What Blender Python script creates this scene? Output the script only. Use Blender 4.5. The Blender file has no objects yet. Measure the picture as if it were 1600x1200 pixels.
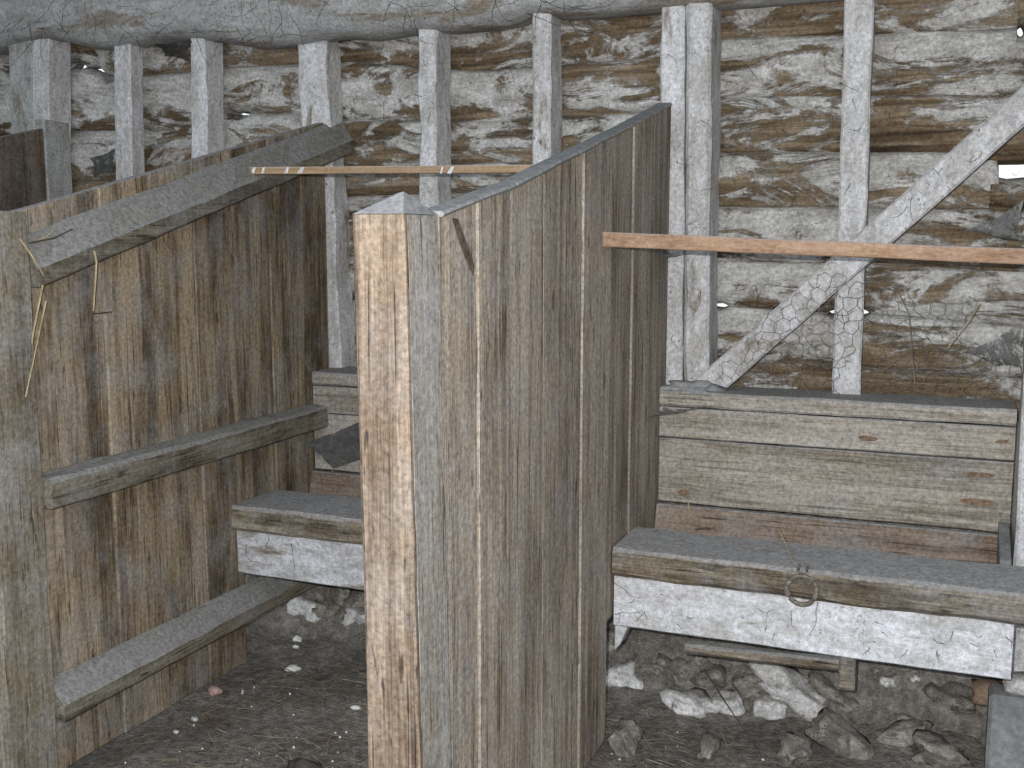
import bpy, bmesh, math, random
from mathutils import Vector, Matrix, noise
random.seed(7)
scene = bpy.context.scene
COL = scene.collection

# ------------------------------------------------------------------ camera
F = 1700.0; PITCH = math.atan(228 / 1700.0); YAW = math.radians(22.35); ZC = 1.6
cp, sp, cy, sy = math.cos(PITCH), math.sin(PITCH), math.cos(YAW), math.sin(YAW)
cam_d = bpy.data.cameras.new('camera'); cam = bpy.data.objects.new('camera', cam_d); COL.objects.link(cam)
cam_d.sensor_width = 36.0; cam_d.lens = 36.0 * F / 1600.0; cam_d.clip_start = 0.02
cam.location = (0, 0, ZC); cam.rotation_euler = (math.pi / 2 - PITCH, 0, YAW)
scene.camera = cam
vs = scene.view_settings
vs.view_transform = 'Standard'; vs.look = 'None'; vs.gamma = 1.0; vs.use_curve_mapping = False; vs.exposure = 0.32

# ------------------------------------------------------------------ light: overcast sky through an unseen front left open to let daylight in, and the camera's flash
world = bpy.data.worlds.new('sky'); scene.world = world; world.use_nodes = True
bg = world.node_tree.nodes['Background']
bg.inputs[0].default_value = (0.80, 0.90, 1.0, 1); bg.inputs[1].default_value = 1.3
fd = bpy.data.lights.new('camera_flash', 'SPOT'); fd.energy = 265; fd.color = (1.0, 0.98, 0.96)
fd.spot_size = math.radians(104); fd.spot_blend = 0.8; fd.shadow_soft_size = 0.012
fo = bpy.data.objects.new('camera_flash', fd); COL.objects.link(fo)
fo.location = (-0.065 * cy, -0.065 * sy, ZC + 0.075); fo.rotation_euler = (math.pi / 2 - PITCH, 0, YAW - 0.04)

# ------------------------------------------------------------------ measuring helpers: photo point -> point on a plane of the building
def ray(x, y):
    r = x - 800.0; u = 600.0 - y
    f = F * cp + u * sp; v = u * cp - F * sp
    return Vector((-f * sy + r * cy, f * cy + r * sy, v))
def onY(x, y, Y): d = ray(x, y); k = Y / d.y; return Vector((d.x * k, Y, ZC + d.z * k))
def onX(x, y, X): d = ray(x, y); k = X / d.x; return Vector((X, d.y * k, ZC + d.z * k))
def onZ(x, y, Z): d = ray(x, y); k = (Z - ZC) / d.z; return Vector((d.x * k, d.y * k, Z))
def px2m(p): return (-(p.x) * sy + p.y * cy) / F          # metres per pixel at p

# ------------------------------------------------------------------ object helpers
def tag(o, label=None, cat=None, group=None, kind=None):
    if label: o['label'] = label
    if cat: o['category'] = cat
    if group: o['group'] = group
    if kind: o['kind'] = kind
    return o
def empty(name, loc, label=None, cat=None, group=None, kind=None):
    o = bpy.data.objects.new(name, None); COL.objects.link(o); o.location = loc
    o.empty_display_size = 0.05
    return tag(o, label, cat, group, kind)
def wloc(o):
    v = Vector(o.location)
    while o.parent: o = o.parent; v = v + Vector(o.location)
    return v
def mesh_obj(name, verts, faces, mat, parent=None, smooth=False, bev=0.0, segs=1):
    c = Vector((0, 0, 0))
    for v in verts: c += Vector(v)
    c /= len(verts)
    me = bpy.data.meshes.new(name)
    me.from_pydata([tuple(Vector(v) - c) for v in verts], [], faces)
    bm = bmesh.new(); bm.from_mesh(me)
    bmesh.ops.recalc_face_normals(bm, faces=bm.faces)
    if bev: bmesh.ops.bevel(bm, geom=list(bm.edges), offset=bev, segments=segs, profile=0.6, affect='EDGES')
    bm.to_mesh(me); bm.free()
    if smooth:
        for p in me.polygons: p.use_smooth = True
    me.materials.append(mat)
    o = bpy.data.objects.new(name, me); COL.objects.link(o)
    if parent: o.parent = parent; o.location = c - wloc(parent)
    else: o.location = c
    return o
def hexa(name, b, t, mat, parent=None, bev=0.003):
    """b, t: four lower and four upper corners in the same order"""
    f = [(3, 2, 1, 0), (4, 5, 6, 7)] + [(i, (i + 1) % 4, (i + 1) % 4 + 4, i + 4) for i in range(4)]
    return mesh_obj(name, list(b) + list(t), f, mat, parent, bev=bev)
def box(name, x0, x1, y0, y1, z0, z1, mat, parent=None, bev=0.003):
    b = [(x0, y0), (x1, y0), (x1, y1), (x0, y1)]
    return hexa(name, [(*q, z0) for q in b], [(*q, z1) for q in b], mat, parent, bev)
def nz(x, y=0.0, z=0.0): return noise.noise(Vector((x, y, z)))
def timber(name, A, B, w, h, mat, parent=None, n=14, jit=0.004, ch=0.008, seed=0.0, smooth=False, shape=None):
    """an old squared timber from A to B; w, h = half-extent vectors; edges wander and are worn"""
    A, B, w, h = Vector(A), Vector(B), Vector(w), Vector(h)
    L = (B - A).length; wl, hl = w.length, h.length; wu, hu = w / wl, h / hl
    verts, faces = [], []
    prof = [(-1, -1, 0, 1), (-1, -1, 1, 0), (1, -1, -1, 0), (1, -1, 0, 1), (1, 1, 0, -1), (1, 1, -1, 0), (-1, 1, 1, 0), (-1, 1, 0, -1)]
    for i in range(n + 1):
        t = i / n; c = A.lerp(B, t); s = t * L
        for j, (a, b, ca, cb) in enumerate(prof):
            k = seed * 7.3 + j // 2 * 3.1
            ww = wl; hh = hl
            if shape: ww, hh = wl * shape(t)[0], hl * shape(t)[1]
            da = jit * (nz(s * 4 + k, 1.7) + 0.6 * nz(s * 11 + k, 8.1)); db = jit * (nz(s * 4 + k, 5.2) + 0.6 * nz(s * 11 + k, 3.3))
            cc = ch * (1 + 0.6 * nz(s * 7 + k, 2.2))
            verts.append(c + wu * (a * ww + ca * cc + da) + hu * (b * hh + cb * cc + db))
    for i in range(n):
        for j in range(8):
            a = i * 8 + j; b = i * 8 + (j + 1) % 8
            faces.append((a, b, b + 8, a + 8))
    faces.append(tuple(range(7, -1, -1))); faces.append(tuple(n * 8 + j for j in range(8)))
    return mesh_obj(name, verts, faces, mat, parent, smooth=smooth)
def tube(name, pts, r, mat, parent=None, sides=5, r2=None):
    pts = [Vector(p) for p in pts]; verts, faces = [], []
    n = len(pts)
    for i, p in enumerate(pts):
        d = (pts[min(i + 1, n - 1)] - pts[max(i - 1, 0)]).normalized()
        a = d.orthogonal().normalized(); b = d.cross(a)
        rr = r if r2 is None else r + (r2 - r) * i / (n - 1)
        for j in range(sides):
            q = 2 * math.pi * j / sides
            verts.append(p + (a * math.cos(q) + b * math.sin(q)) * rr)
    for i in range(n - 1):
        for j in range(sides):
            a = i * sides + j; b = i * sides + (j + 1) % sides
            faces.append((a, b, b + sides, a + sides))
    faces.append(tuple(range(sides - 1, -1, -1))); faces.append(tuple((n - 1) * sides + j for j in range(sides)))
    if name is None: return verts, faces
    return mesh_obj(name, verts, faces, mat, parent)

# ------------------------------------------------------------------ materials
class NT:
    def __init__(s, name):
        s.m = bpy.data.materials.new(name); s.m.use_nodes = True; s.t = s.m.node_tree; s.n = s.t.nodes; s.l = s.t.links
        s.b = s.n['Principled BSDF']; s.b.inputs['Roughness'].default_value = 0.92
        s.b.inputs['Specular IOR Level'].default_value = 0.15
    def new(s, t, **kw):
        o = s.n.new(t)
        for k, v in kw.items(): setattr(o, k, v)
        return o
    def put(s, sock, v):
        if isinstance(v, bpy.types.NodeSocket): s.l.new(v, sock)
        elif isinstance(v, tuple) and len(v) == 3 and sock.type == 'RGBA': sock.default_value = (*v, 1)
        else: sock.default_value = v
    def math(s, op, a, b=0.0, clamp=False):
        o = s.new('ShaderNodeMath', operation=op, use_clamp=clamp); s.put(o.inputs[0], a); s.put(o.inputs[1], b); return o.outputs[0]
    def mix(s, f, a, b, mode='MIX'):
        o = s.new('ShaderNodeMix', data_type='RGBA', blend_type=mode); s.put(o.inputs[0], f); s.put(o.inputs[6], a); s.put(o.inputs[7], b); return o.outputs[2]
    def coord(s):
        tc = s.new('ShaderNodeTexCoord'); oi = s.new('ShaderNodeObjectInfo')
        v = s.new('ShaderNodeVectorMath', operation='MULTIPLY_ADD')
        s.l.new(oi.outputs['Random'], v.inputs[0]); v.inputs[1].default_value = (37.0, 21.0, 53.0)
        s.l.new(tc.outputs['Object'], v.inputs[2]); s.rnd = oi.outputs['Random']; return v.outputs[0]
    def scaled(s, c, sc):
        v = s.new('ShaderNodeVectorMath', operation='MULTIPLY'); s.l.new(c, v.inputs[0]); v.inputs[1].default_value = sc; return v.outputs[0]
    def noise(s, c, scale=1.0, detail=4.0, rough=0.6, dist=0.0):
        o = s.new('ShaderNodeTexNoise'); s.l.new(c, o.inputs['Vector'])
        o.inputs['Scale'].default_value = scale; o.inputs['Detail'].default_value = detail
        o.inputs['Roughness'].default_value = rough; o.inputs['Distortion'].default_value = dist
        return o.outputs['Fac']
    def ramp(s, f, stops):
        o = s.new('ShaderNodeValToRGB'); s.l.new(f, o.inputs[0]); e = o.color_ramp.elements
        while len(e) < len(stops): e.new(0.5)
        for q, (p, c) in zip(e, stops): q.position = p; q.color = (*c, 1) if isinstance(c, tuple) else (c, c, c, 1)
        return o.outputs[0]
    def step(s, f, a, b):
        o = s.new('ShaderNodeMapRange', interpolation_type='SMOOTHSTEP'); s.put(o.inputs[0], f)
        o.inputs[1].default_value = a; o.inputs[2].default_value = b; return o.outputs[0]
    def upfacing(s, a=0.45, b=0.9):
        g = s.new('ShaderNodeNewGeometry'); x = s.new('ShaderNodeSeparateXYZ'); s.l.new(g.outputs['Normal'], x.inputs[0])
        return s.step(x.outputs[2], a, b)
    def grit(s, col, c, amt=1.0, scale=75):
        n = s.noise(c, scale, 6, 0.8); o = s.new('ShaderNodeMapRange'); s.l.new(n, o.inputs[0])
        o.inputs[1].default_value = 0.32; o.inputs[2].default_value = 0.68; o.inputs[3].default_value = 1 - 0.6 * amt; o.inputs[4].default_value = 1 + 0.6 * amt
        v = s.new('ShaderNodeVectorMath', operation='SCALE'); s.put(v.inputs[0], col); s.l.new(o.outputs[0], v.inputs[3]); return v.outputs[0]
    def bump(s, h, st, d=0.01):
        o = s.new('ShaderNodeBump'); o.inputs['Strength'].default_value = st; o.inputs['Distance'].default_value = d
        s.l.new(h, o.inputs['Height']); s.l.new(o.outputs[0], s.b.inputs['Normal'])
    def done(s, col): s.put(s.b.inputs['Base Color'], col); return s.m

DUST = (0.31, 0.312, 0.318)
def stretch(axis, along, cross):
    v = [cross] * 3; v['XYZ'.index(axis)] = along; return tuple(v)
def wood(name, axis, dark, mid, light, dust=0.25, upf=(0.45, 0.9), blotch=0.5, bump=0.35, dustcol=DUST, vary=0.25, stain=None, grit=0.8, crack=1.0):
    s = NT(name); c = s.coord()
    fine = s.noise(s.scaled(c, stretch(axis, 7, 190)), 1, 4, 0.65)
    grain = s.noise(s.scaled(c, stretch(axis, 1.1, 34)), 1, 5, 0.6, 0.4)
    blot = s.noise(s.scaled(c, stretch(axis, 1.6, 7)), 1, 4, 0.6)
    f = s.math('ADD', s.math('MULTIPLY', fine, 0.45), s.math('MULTIPLY', grain, 0.55))
    f = s.math('ADD', f, s.math('MULTIPLY', s.math('SUBTRACT', blot, 0.5), blotch))
    f = s.math('ADD', f, s.math('MULTIPLY', s.math('SUBTRACT', s.rnd, 0.5), vary * 0.35))
    col = s.ramp(f, [(0.34, dark), (0.48, mid), (0.62, light)])
    if stain:
        st = s.noise(s.scaled(c, stretch(axis, 0.9, 9)), 1, 6, 0.7, 0.6)
        col = s.mix(s.math('MULTIPLY', s.step(st, 0.52, 0.66), 0.85), col, stain)
    vo = s.new('ShaderNodeTexVoronoi'); s.l.new(s.scaled(c, stretch(axis, 1.7, 3.1)), vo.inputs['Vector']); vo.inputs['Scale'].default_value = 1.0
    wob = s.math('ADD', vo.outputs['Distance'], s.math('MULTIPLY', s.math('SUBTRACT', grain, 0.5), 0.06))
    kn = s.math('SUBTRACT', 1.0, s.step(wob, 0.025, 0.06))
    col = s.mix(s.math('MULTIPLY', kn, 0.75), col, tuple(0.6 * v for v in dark))
    ck = s.noise(s.scaled(c, stretch(axis, 2.4, 120)), 1, 2, 0.5)
    col = s.mix(s.math('MULTIPLY', s.step(ck, 0.63, 0.68), 0.85 * crack), col, tuple(0.3 * v for v in dark))
    # pits, cracks and specks
    pit = s.noise(s.scaled(c, stretch(axis, 9, 60)), 1, 2, 0.5)
    col = s.mix(s.math('MULTIPLY', s.step(pit, 0.65, 0.71), 0.75 * crack), col, tuple(0.35 * v for v in dark))
    sp_ = s.noise(c, 130, 2, 0.5)
    col = s.mix(s.math('MULTIPLY', s.step(sp_, 0.70, 0.78), 0.35), col, (0.5, 0.48, 0.44))
    # settled dust: a veil everywhere, a coat on top faces
    dn = s.noise(c, 6, 5, 0.65)
    veil = s.math('MULTIPLY', s.step(dn, 0.35, 0.75), dust)
    cover = s.math('MAXIMUM', veil, s.math('MULTIPLY', s.upfacing(*upf), s.math('ADD', 0.75, s.math('MULTIPLY', dn, 0.4)), True))
    dc = s.mix(s.noise(c, 45, 4, 0.7), tuple(0.7 * v for v in dustcol), tuple(1.3 * v for v in dustcol))
    col = s.grit(s.mix(cover, col, dc), c, grit)
    s.bump(s.math('ADD', s.math('MULTIPLY', fine, 0.5), grain), bump, 0.006)
    return s.done(col)
def limewash(name, axis, white=(0.58, 0.58, 0.60), under=(0.2, 0.165, 0.12), bare=0.35, specks=0.7, dust=0.3):
    s = NT(name); c = s.coord()
    a = s.noise(s.scaled(c, stretch(axis, 2.2, 9)), 1, 7, 0.68, 0.5)
    g = s.noise(s.scaled(c, stretch(axis, 3, 70)), 1, 4, 0.6)
    w = s.mix(s.step(s.noise(s.scaled(c, stretch(axis, 6, 16)), 1, 6, 0.75), 0.3, 0.7), tuple(v * k for v, k in zip(white, (0.66, 0.63, 0.57))), tuple(1.12 * v for v in white))
    u = s.mix(g, tuple(0.6 * v for v in under), tuple(1.5 * v for v in under))
    col = s.mix(s.step(s.math('ADD', a, s.math('MULTIPLY', s.math('SUBTRACT', s.rnd, 0.5), 0.06)), 0.72 - bare * 0.45, 0.84 - bare * 0.45), w, u)
    sk = s.noise(s.scaled(c, stretch(axis, 38, 75)), 1, 3, 0.6)
    col = s.mix(s.math('MULTIPLY', s.step(sk, 0.66, 0.72), specks), col, (0.05, 0.045, 0.04))
    lines = s.noise(c, 9, 3, 0.5, 1.2)
    ln = s.math('SUBTRACT', 1.0, s.step(s.math('ABSOLUTE', s.math('SUBTRACT', lines, 0.5)), 0.0, 0.006))
    col = s.mix(s.math('MULTIPLY', s.math('MULTIPLY', ln, s.step(s.noise(c, 4, 2), 0.5, 0.6)), 0.7), col, (0.06, 0.055, 0.05))
    dn = s.noise(c, 5, 5, 0.65)
    cover = s.math('MAXIMUM', s.math('MULTIPLY', s.step(dn, 0.42, 0.75), dust), s.math('MULTIPLY', s.upfacing(), 0.9))
    col = s.grit(s.mix(cover, col, DUST), c, 0.7)
    s.bump(s.math('ADD', a, s.math('MULTIPLY', sk, 0.4)), 0.5, 0.008)
    return s.done(col)
def logwood(name, bare=0.5):
    s = NT(name); c = s.coord()
    g = s.noise(s.scaled(c, (1.6, 26, 26)), 1, 6, 0.65, 0.8)
    p = s.noise(s.scaled(c, (3.2, 6, 9)), 1, 8, 0.68, 0.9)
    q = s.noise(s.scaled(c, (1.7, 3, 5)), 1, 5, 0.6)
    brown = s.ramp(s.math('ADD', s.math('MULTIPLY', g, 0.7), s.math('MULTIPLY', q, 0.35)), [(0.36, (0.045, 0.031, 0.02)), (0.5, (0.155, 0.112, 0.07)), (0.62, (0.29, 0.23, 0.16)), (0.74, (0.36, 0.305, 0.235))])
    w = s.mix(s.step(s.noise(s.scaled(c, (7, 16, 16)), 1, 6, 0.75), 0.3, 0.7), (0.31, 0.295, 0.265), (0.62, 0.61, 0.595))
    tc = s.new('ShaderNodeTexCoord'); sx = s.new('ShaderNodeSeparateXYZ'); s.l.new(tc.outputs['Generated'], sx.inputs[0])
    keep = s.math('ADD', s.math('ADD', p, s.math('MULTIPLY', s.math('SUBTRACT', sx.outputs[2], 0.5), 0.16)), s.math('MULTIPLY', s.math('SUBTRACT', s.rnd, 0.5), 0.10))
    keep = s.math('ADD', keep, s.math('MULTIPLY', s.math('SUBTRACT', q, 0.5), 0.35))
    f = s.step(s.math('ADD', keep, s.math('MULTIPLY', s.math('SUBTRACT', s.noise(s.scaled(c, (30, 60, 60)), 1, 4, 0.7), 0.5), 0.12)), 0.43 + 0.22 * (bare - 0.5), 0.51 + 0.22 * (bare - 0.5))
    col = s.mix(f, brown, w)
    sk = s.noise(s.scaled(c, (28, 50, 60)), 1, 3, 0.6)
    col = s.mix(s.math('MULTIPLY', s.step(sk, 0.66, 0.73), 0.7), col, (0.04, 0.03, 0.022))
    red = s.noise(s.scaled(c, (1.3, 4, 5)), 1, 3)
    col = s.mix(s.math('MULTIPLY', s.step(red, 0.60, 0.70), 0.3), col, (0.19, 0.115, 0.07))
    col = s.grit(s.mix(s.math('MULTIPLY', s.upfacing(0.6, 0.95), 0.6), col, (0.22, 0.21, 0.195)), c, 0.8)
    s.bump(s.math('ADD', s.math('MULTIPLY', g, 0.6), s.math('ADD', p, s.math('MULTIPLY', f, 0.25))), 0.8, 0.02)
    return s.done(col)
def earth(name):
    s = NT(name); c = s.coord()
    a = s.noise(c, 3, 6, 0.65); b = s.noise(c, 28, 6, 0.7); d = s.noise(c, 120, 3, 0.6)
    col = s.ramp(s.math('ADD', s.math('MULTIPLY', a, 0.4), s.math('MULTIPLY', b, 0.6)), [(0.36, (0.08, 0.071, 0.06)), (0.5, (0.20, 0.183, 0.162)), (0.64, (0.34, 0.32, 0.29))])
    col = s.mix(s.math('MULTIPLY', s.step(d, 0.66, 0.72), 0.55), col, (0.42, 0.40, 0.37))
    rd = s.noise(c, 5, 4, 0.6); col = s.mix(s.math('MULTIPLY', s.step(rd, 0.56, 0.68), 0.35), col, (0.15, 0.09, 0.06))
    s.bump(s.math('ADD', b, s.math('MULTIPLY', d, 0.6)), 0.9, 0.02)
    return s.done(s.grit(col, c, 0.7))
def plain(name, a, b, scale=30, rough=0.9, bump=0.3, alpha=None):
    s = NT(name); c = s.coord(); n = s.noise(c, scale, 5, 0.65)
    s.b.inputs['Roughness'].default_value = rough
    s.bump(n, bump, 0.006)
    if alpha is not None:
        s.put(s.b.inputs['Alpha'], s.math('ADD', alpha, s.step(s.noise(c, 22, 6, 0.75), 0.42, 0.55), True))
    return s.done(s.grit(s.mix(s.step(n, 0.3, 0.7), a, b), c, 0.5))

M_post = wood('tan_post_wood', 'Z', (0.075, 0.05, 0.033), (0.19, 0.138, 0.097), (0.30, 0.232, 0.172), dust=0.25, blotch=0.5, bump=0.6)
M_side = wood('grey_brown_board_wood', 'Z', (0.125, 0.098, 0.072), (0.275, 0.226, 0.175), (0.42, 0.36, 0.292), dust=0.42, blotch=0.6, bump=0.4)
M_pside = wood('dusty_grey_post_side', 'Z', (0.15, 0.125, 0.095), (0.27, 0.245, 0.21), (0.36, 0.34, 0.305), dust=0.75, blotch=0.5)
M_left = wood('stained_board_wood', 'Z', (0.075, 0.055, 0.033), (0.205, 0.155, 0.10), (0.34, 0.27, 0.185), dust=0.5, blotch=0.9, stain=(0.065, 0.04, 0.022))
M_lpost = wood('dusty_post_wood', 'Z', (0.10, 0.08, 0.055), (0.19, 0.16, 0.115), (0.27, 0.235, 0.18), dust=0.6)
M_far = wood('dark_board_wood', 'Z', (0.045, 0.032, 0.022), (0.10, 0.072, 0.05), (0.16, 0.125, 0.09), dust=0.3)
M_rail = wood('dirty_rail_wood', 'Y', upf=(0.3, 0.6), dark=(0.06, 0.05, 0.034), mid=(0.13, 0.112, 0.08), light=(0.22, 0.195, 0.15), dust=0.5, dustcol=(0.26, 0.258, 0.25), stain=(0.06, 0.045, 0.03))
M_plank = wood('manger_plank_wood', 'X', (0.06, 0.047, 0.031), (0.155, 0.125, 0.088), (0.30, 0.255, 0.195), dust=0.4, dustcol=(0.36, 0.365, 0.375), stain=(0.07, 0.055, 0.035))
M_back = wood('manger_back_wood', 'X', (0.16, 0.135, 0.105), (0.32, 0.285, 0.235), (0.43, 0.395, 0.345), crack=0.55, dust=0.4, blotch=0.4)
M_brown = wood('manger_bottom_wood', 'X', (0.09, 0.063, 0.044), (0.19, 0.138, 0.10), (0.26, 0.20, 0.155), dust=0.45)
M_bar = wood('bare_pine_bar', 'X', (0.26, 0.155, 0.095), (0.38, 0.245, 0.16), (0.46, 0.32, 0.22), dust=0.1, blotch=0.3, bump=0.15, crack=0.2, grit=0.4, dustcol=(0.4, 0.4, 0.42))
M_bar2 = wood('splashed_pine_bar', 'X', (0.2, 0.13, 0.07), (0.32, 0.215, 0.12), (0.40, 0.28, 0.17), dust=0.12, blotch=0.3, bump=0.15, crack=0.2, grit=0.4, dustcol=(0.6, 0.6, 0.62))
M_white_z = limewash('limewash_upright', 'Z', bare=0.32)
M_white_x = limewash('limewash_board', 'X', white=(0.60, 0.61, 0.65), bare=0.2, specks=0.45, dust=0.12)
M_white_l = limewash('limewash_board_flaked', 'X', white=(0.55, 0.56, 0.60), bare=0.45, specks=0.5, dust=0.25)
M_beam = limewash('limewash_beam', 'X', white=(0.42, 0.43, 0.44), bare=0.42, specks=0.9, dust=0.5)
M_grey_z = limewash('faded_limewash', 'Z', white=(0.40, 0.41, 0.41), bare=0.4, dust=0.5)
M_log = logwood('flaking_limewashed_log')
M_log2 = logwood('bare_rotten_log', bare=0.85)
M_earth = earth('dusty_earth')
M_dust = plain('grey_dust', (0.22, 0.222, 0.225), (0.33, 0.332, 0.335), 40)
def stonemat(name, a, b, dirt):
    s = NT(name); c = s.coord(); n = s.noise(c, 18, 6, 0.7); col = s.mix(s.step(n, 0.3, 0.7), a, b)
    d = s.noise(c, 11, 6, 0.75, 0.6); col = s.mix(s.step(d, 0.62 - dirt * 0.3, 0.70 - dirt * 0.3), col, (0.12, 0.105, 0.09))
    col = s.mix(s.math('MULTIPLY', s.upfacing(0.5, 0.95), 0.6), col, (0.19, 0.175, 0.155)); s.bump(n, 0.9, 0.02)
    return s.done(s.grit(col, c, 0.8))
M_lime = stonemat('limewashed_stone', (0.40, 0.39, 0.38), (0.70, 0.69, 0.68), 0.12)
M_stone = stonemat('dirty_stone', (0.15, 0.14, 0.12), (0.36, 0.33, 0.29), 0.45)
M_brick = plain('brown_brick', (0.17, 0.12, 0.085), (0.30, 0.22, 0.16), 25)
M_conc = plain('grey_block', (0.15, 0.155, 0.152), (0.27, 0.275, 0.27), 12)
M_pink = plain('pinkish_stone', (0.20, 0.13, 0.12), (0.42, 0.30, 0.27), 20)
M_iron = plain('dusty_rusty_iron', (0.10, 0.085, 0.07), (0.25, 0.225, 0.20), 60, rough=0.7)
M_wire = plain('grey_wire', (0.10, 0.098, 0.09), (0.24, 0.23, 0.21), 25, rough=0.6)
M_straw = plain('straw', (0.30, 0.24, 0.13), (0.50, 0.42, 0.26), 20, rough=0.6)
M_strawd = plain('dirty_straw', (0.14, 0.125, 0.09), (0.30, 0.27, 0.20), 9, rough=0.8)
M_twig = plain('dark_twig', (0.035, 0.03, 0.027), (0.09, 0.08, 0.07), 20)
M_web = plain('dusty_cobweb', (0.15, 0.15, 0.15), (0.24, 0.24, 0.235), 30, alpha=0.12)
M_webd = plain('dark_cobweb', (0.06, 0.06, 0.058), (0.10, 0.10, 0.097), 30, alpha=0.6)
M_strand = plain('sooty_cobweb_strand', (0.035, 0.033, 0.03), (0.08, 0.075, 0.07), 30)
M_chip = plain('white_lime_chip', (0.5, 0.5, 0.49), (0.75, 0.74, 0.72), 40)
M_scar = plain('dark_split_wood', (0.07, 0.055, 0.042), (0.16, 0.135, 0.11), 70, bump=0.8)
M_rust = plain('rust_stain', (0.12, 0.085, 0.06), (0.27, 0.18, 0.125), 60)
M_roof = plain('roof_boards', (0.10, 0.085, 0.065), (0.19, 0.165, 0.13), 6)

# ------------------------------------------------------------------ setting
def grid_mesh(name, x0, x1, nx, y0, y1, ny, fn, mat, parent=None):
    v, f = [], []
    for j in range(ny + 1):
        for i in range(nx + 1):
            v.append(fn(x0 + (x1 - x0) * i / nx, y0 + (y1 - y0) * j / ny))
    for j in range(ny):
        for i in range(nx):
            a = j * (nx + 1) + i; f.append((a, a + 1, a + nx + 2, a + nx + 1))
    return mesh_obj(name, v, f, mat, parent, smooth=True)
def ground(x, y):
    z = 0.018 * nz(x * 3, y * 3) + 0.010 * nz(x * 11, y * 11, 3) + 0.006 * nz(x * 31, y * 31, 5) - 0.012
    t = max(0.0, min(1.0, (y - 3.25) / 0.6)); z += 0.10 * t * t * (1 + 0.7 * nz(x * 4, y * 4, 9))
    return z
tag(grid_mesh('floor', -5.6, 1.9, 210, -2.4, 4.0, 190, lambda x, y: (x, y, ground(x, y)), M_earth), 'trodden earth floor strewn with straw and lime chips', kind='structure')
box('ceiling', -5.8, 2.1, 1.1, 4.5, 3.7, 3.8, M_roof)['kind'] = 'structure'  # unseen roof and side walls end short to let sky light in
box('wall_left', -5.8, -5.6, 1.1, 4.4, -0.1, 3.69, M_roof)['kind'] = 'structure'
box('wall_right', 1.9, 2.1, 1.1, 4.4, -0.1, 3.69, M_roof)['kind'] = 'structure'
box('wall_upper', -5.8, 2.1, 4.1, 4.3, 2.72, 3.69, M_roof)['kind'] = 'structure'
box('ground', -25, 25, -25, 25, -0.3, -0.06, M_earth)['kind'] = 'structure'

# back wall of limewashed logs: each course measured by its joints
wb = empty('wall_back', (-2, 4.1, 0), 'log back wall with flaking limewash and daylight chinks', kind='structure')
YL = 4.05
def joint(pts):
    q = [onY(x, y, YL) for x, y in pts]
    def f(X):
        if X <= q[0].x: return q[0].z + (q[1].z - q[0].z) / (q[1].x - q[0].x) * (X - q[0].x) * 0.3
        for a, b in zip(q, q[1:]):
            if X <= b.x: return a.z + (b.z - a.z) * (X - a.x) / (b.x - a.x)
        return q[-1].z
    return f
LJ = [[(0, -60), (500, -30), (1040, -70)],
      [(0, 135), (95, 112), (103, 101), (113, 100), (140, 106), (152, 107), (157, 121), (175, 122), (260, 115), (350, 106), (560, 97), (740, 113), (900, 100), (1040, 90)],
      [(0, 215), (150, 203), (250, 203), (340, 175), (470, 180), (560, 190), (740, 190), (940, 180), (1040, 172)],
      [(0, 288), (250, 278), (560, 262), (800, 255), (1040, 250)],
      [(0, 340), (560, 305), (726, 300), (1040, 295)],
      [(0, 425), (560, 400), (1040, 395)], [(0, 490), (560, 467), (1040, 470)], [(0, 560), (560, 535), (1040, 545)], [(0, 640), (560, 610), (1040, 650)]]
RJ = [[(1040, -60), (1320, -45), (1600, -60)],
      [(1040, 66), (1130, 62), (1320, 53), (1600, 44)],
      [(1040, 160), (1130, 152), (1320, 150), (1600, 148)],
      [(1040, 238), (1200, 237), (1320, 238), (1600, 240)],
      [(1040, 322), (1200, 323), (1320, 324), (1600, 330)],
      [(1040, 405), (1200, 409), (1320, 410), (1600, 424)],
      [(1040, 478), (1130, 478), (1300, 490), (1350, 490), (1600, 510)],
      [(1040, 558), (1200, 566), (1350, 572), (1600, 592)],
      [(1040, 640), (1320, 660), (1600, 680)]]
LH = {1: [(110, 100, .085, .009), (154, 112, .11, .010)], 2: [(368, 174, .075, .008)]}
RH = {1: [(1596, 38, .012, .018)], 6: [(1119, 479, .048, .008), (1323, 491, .088, .012)]}
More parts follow.
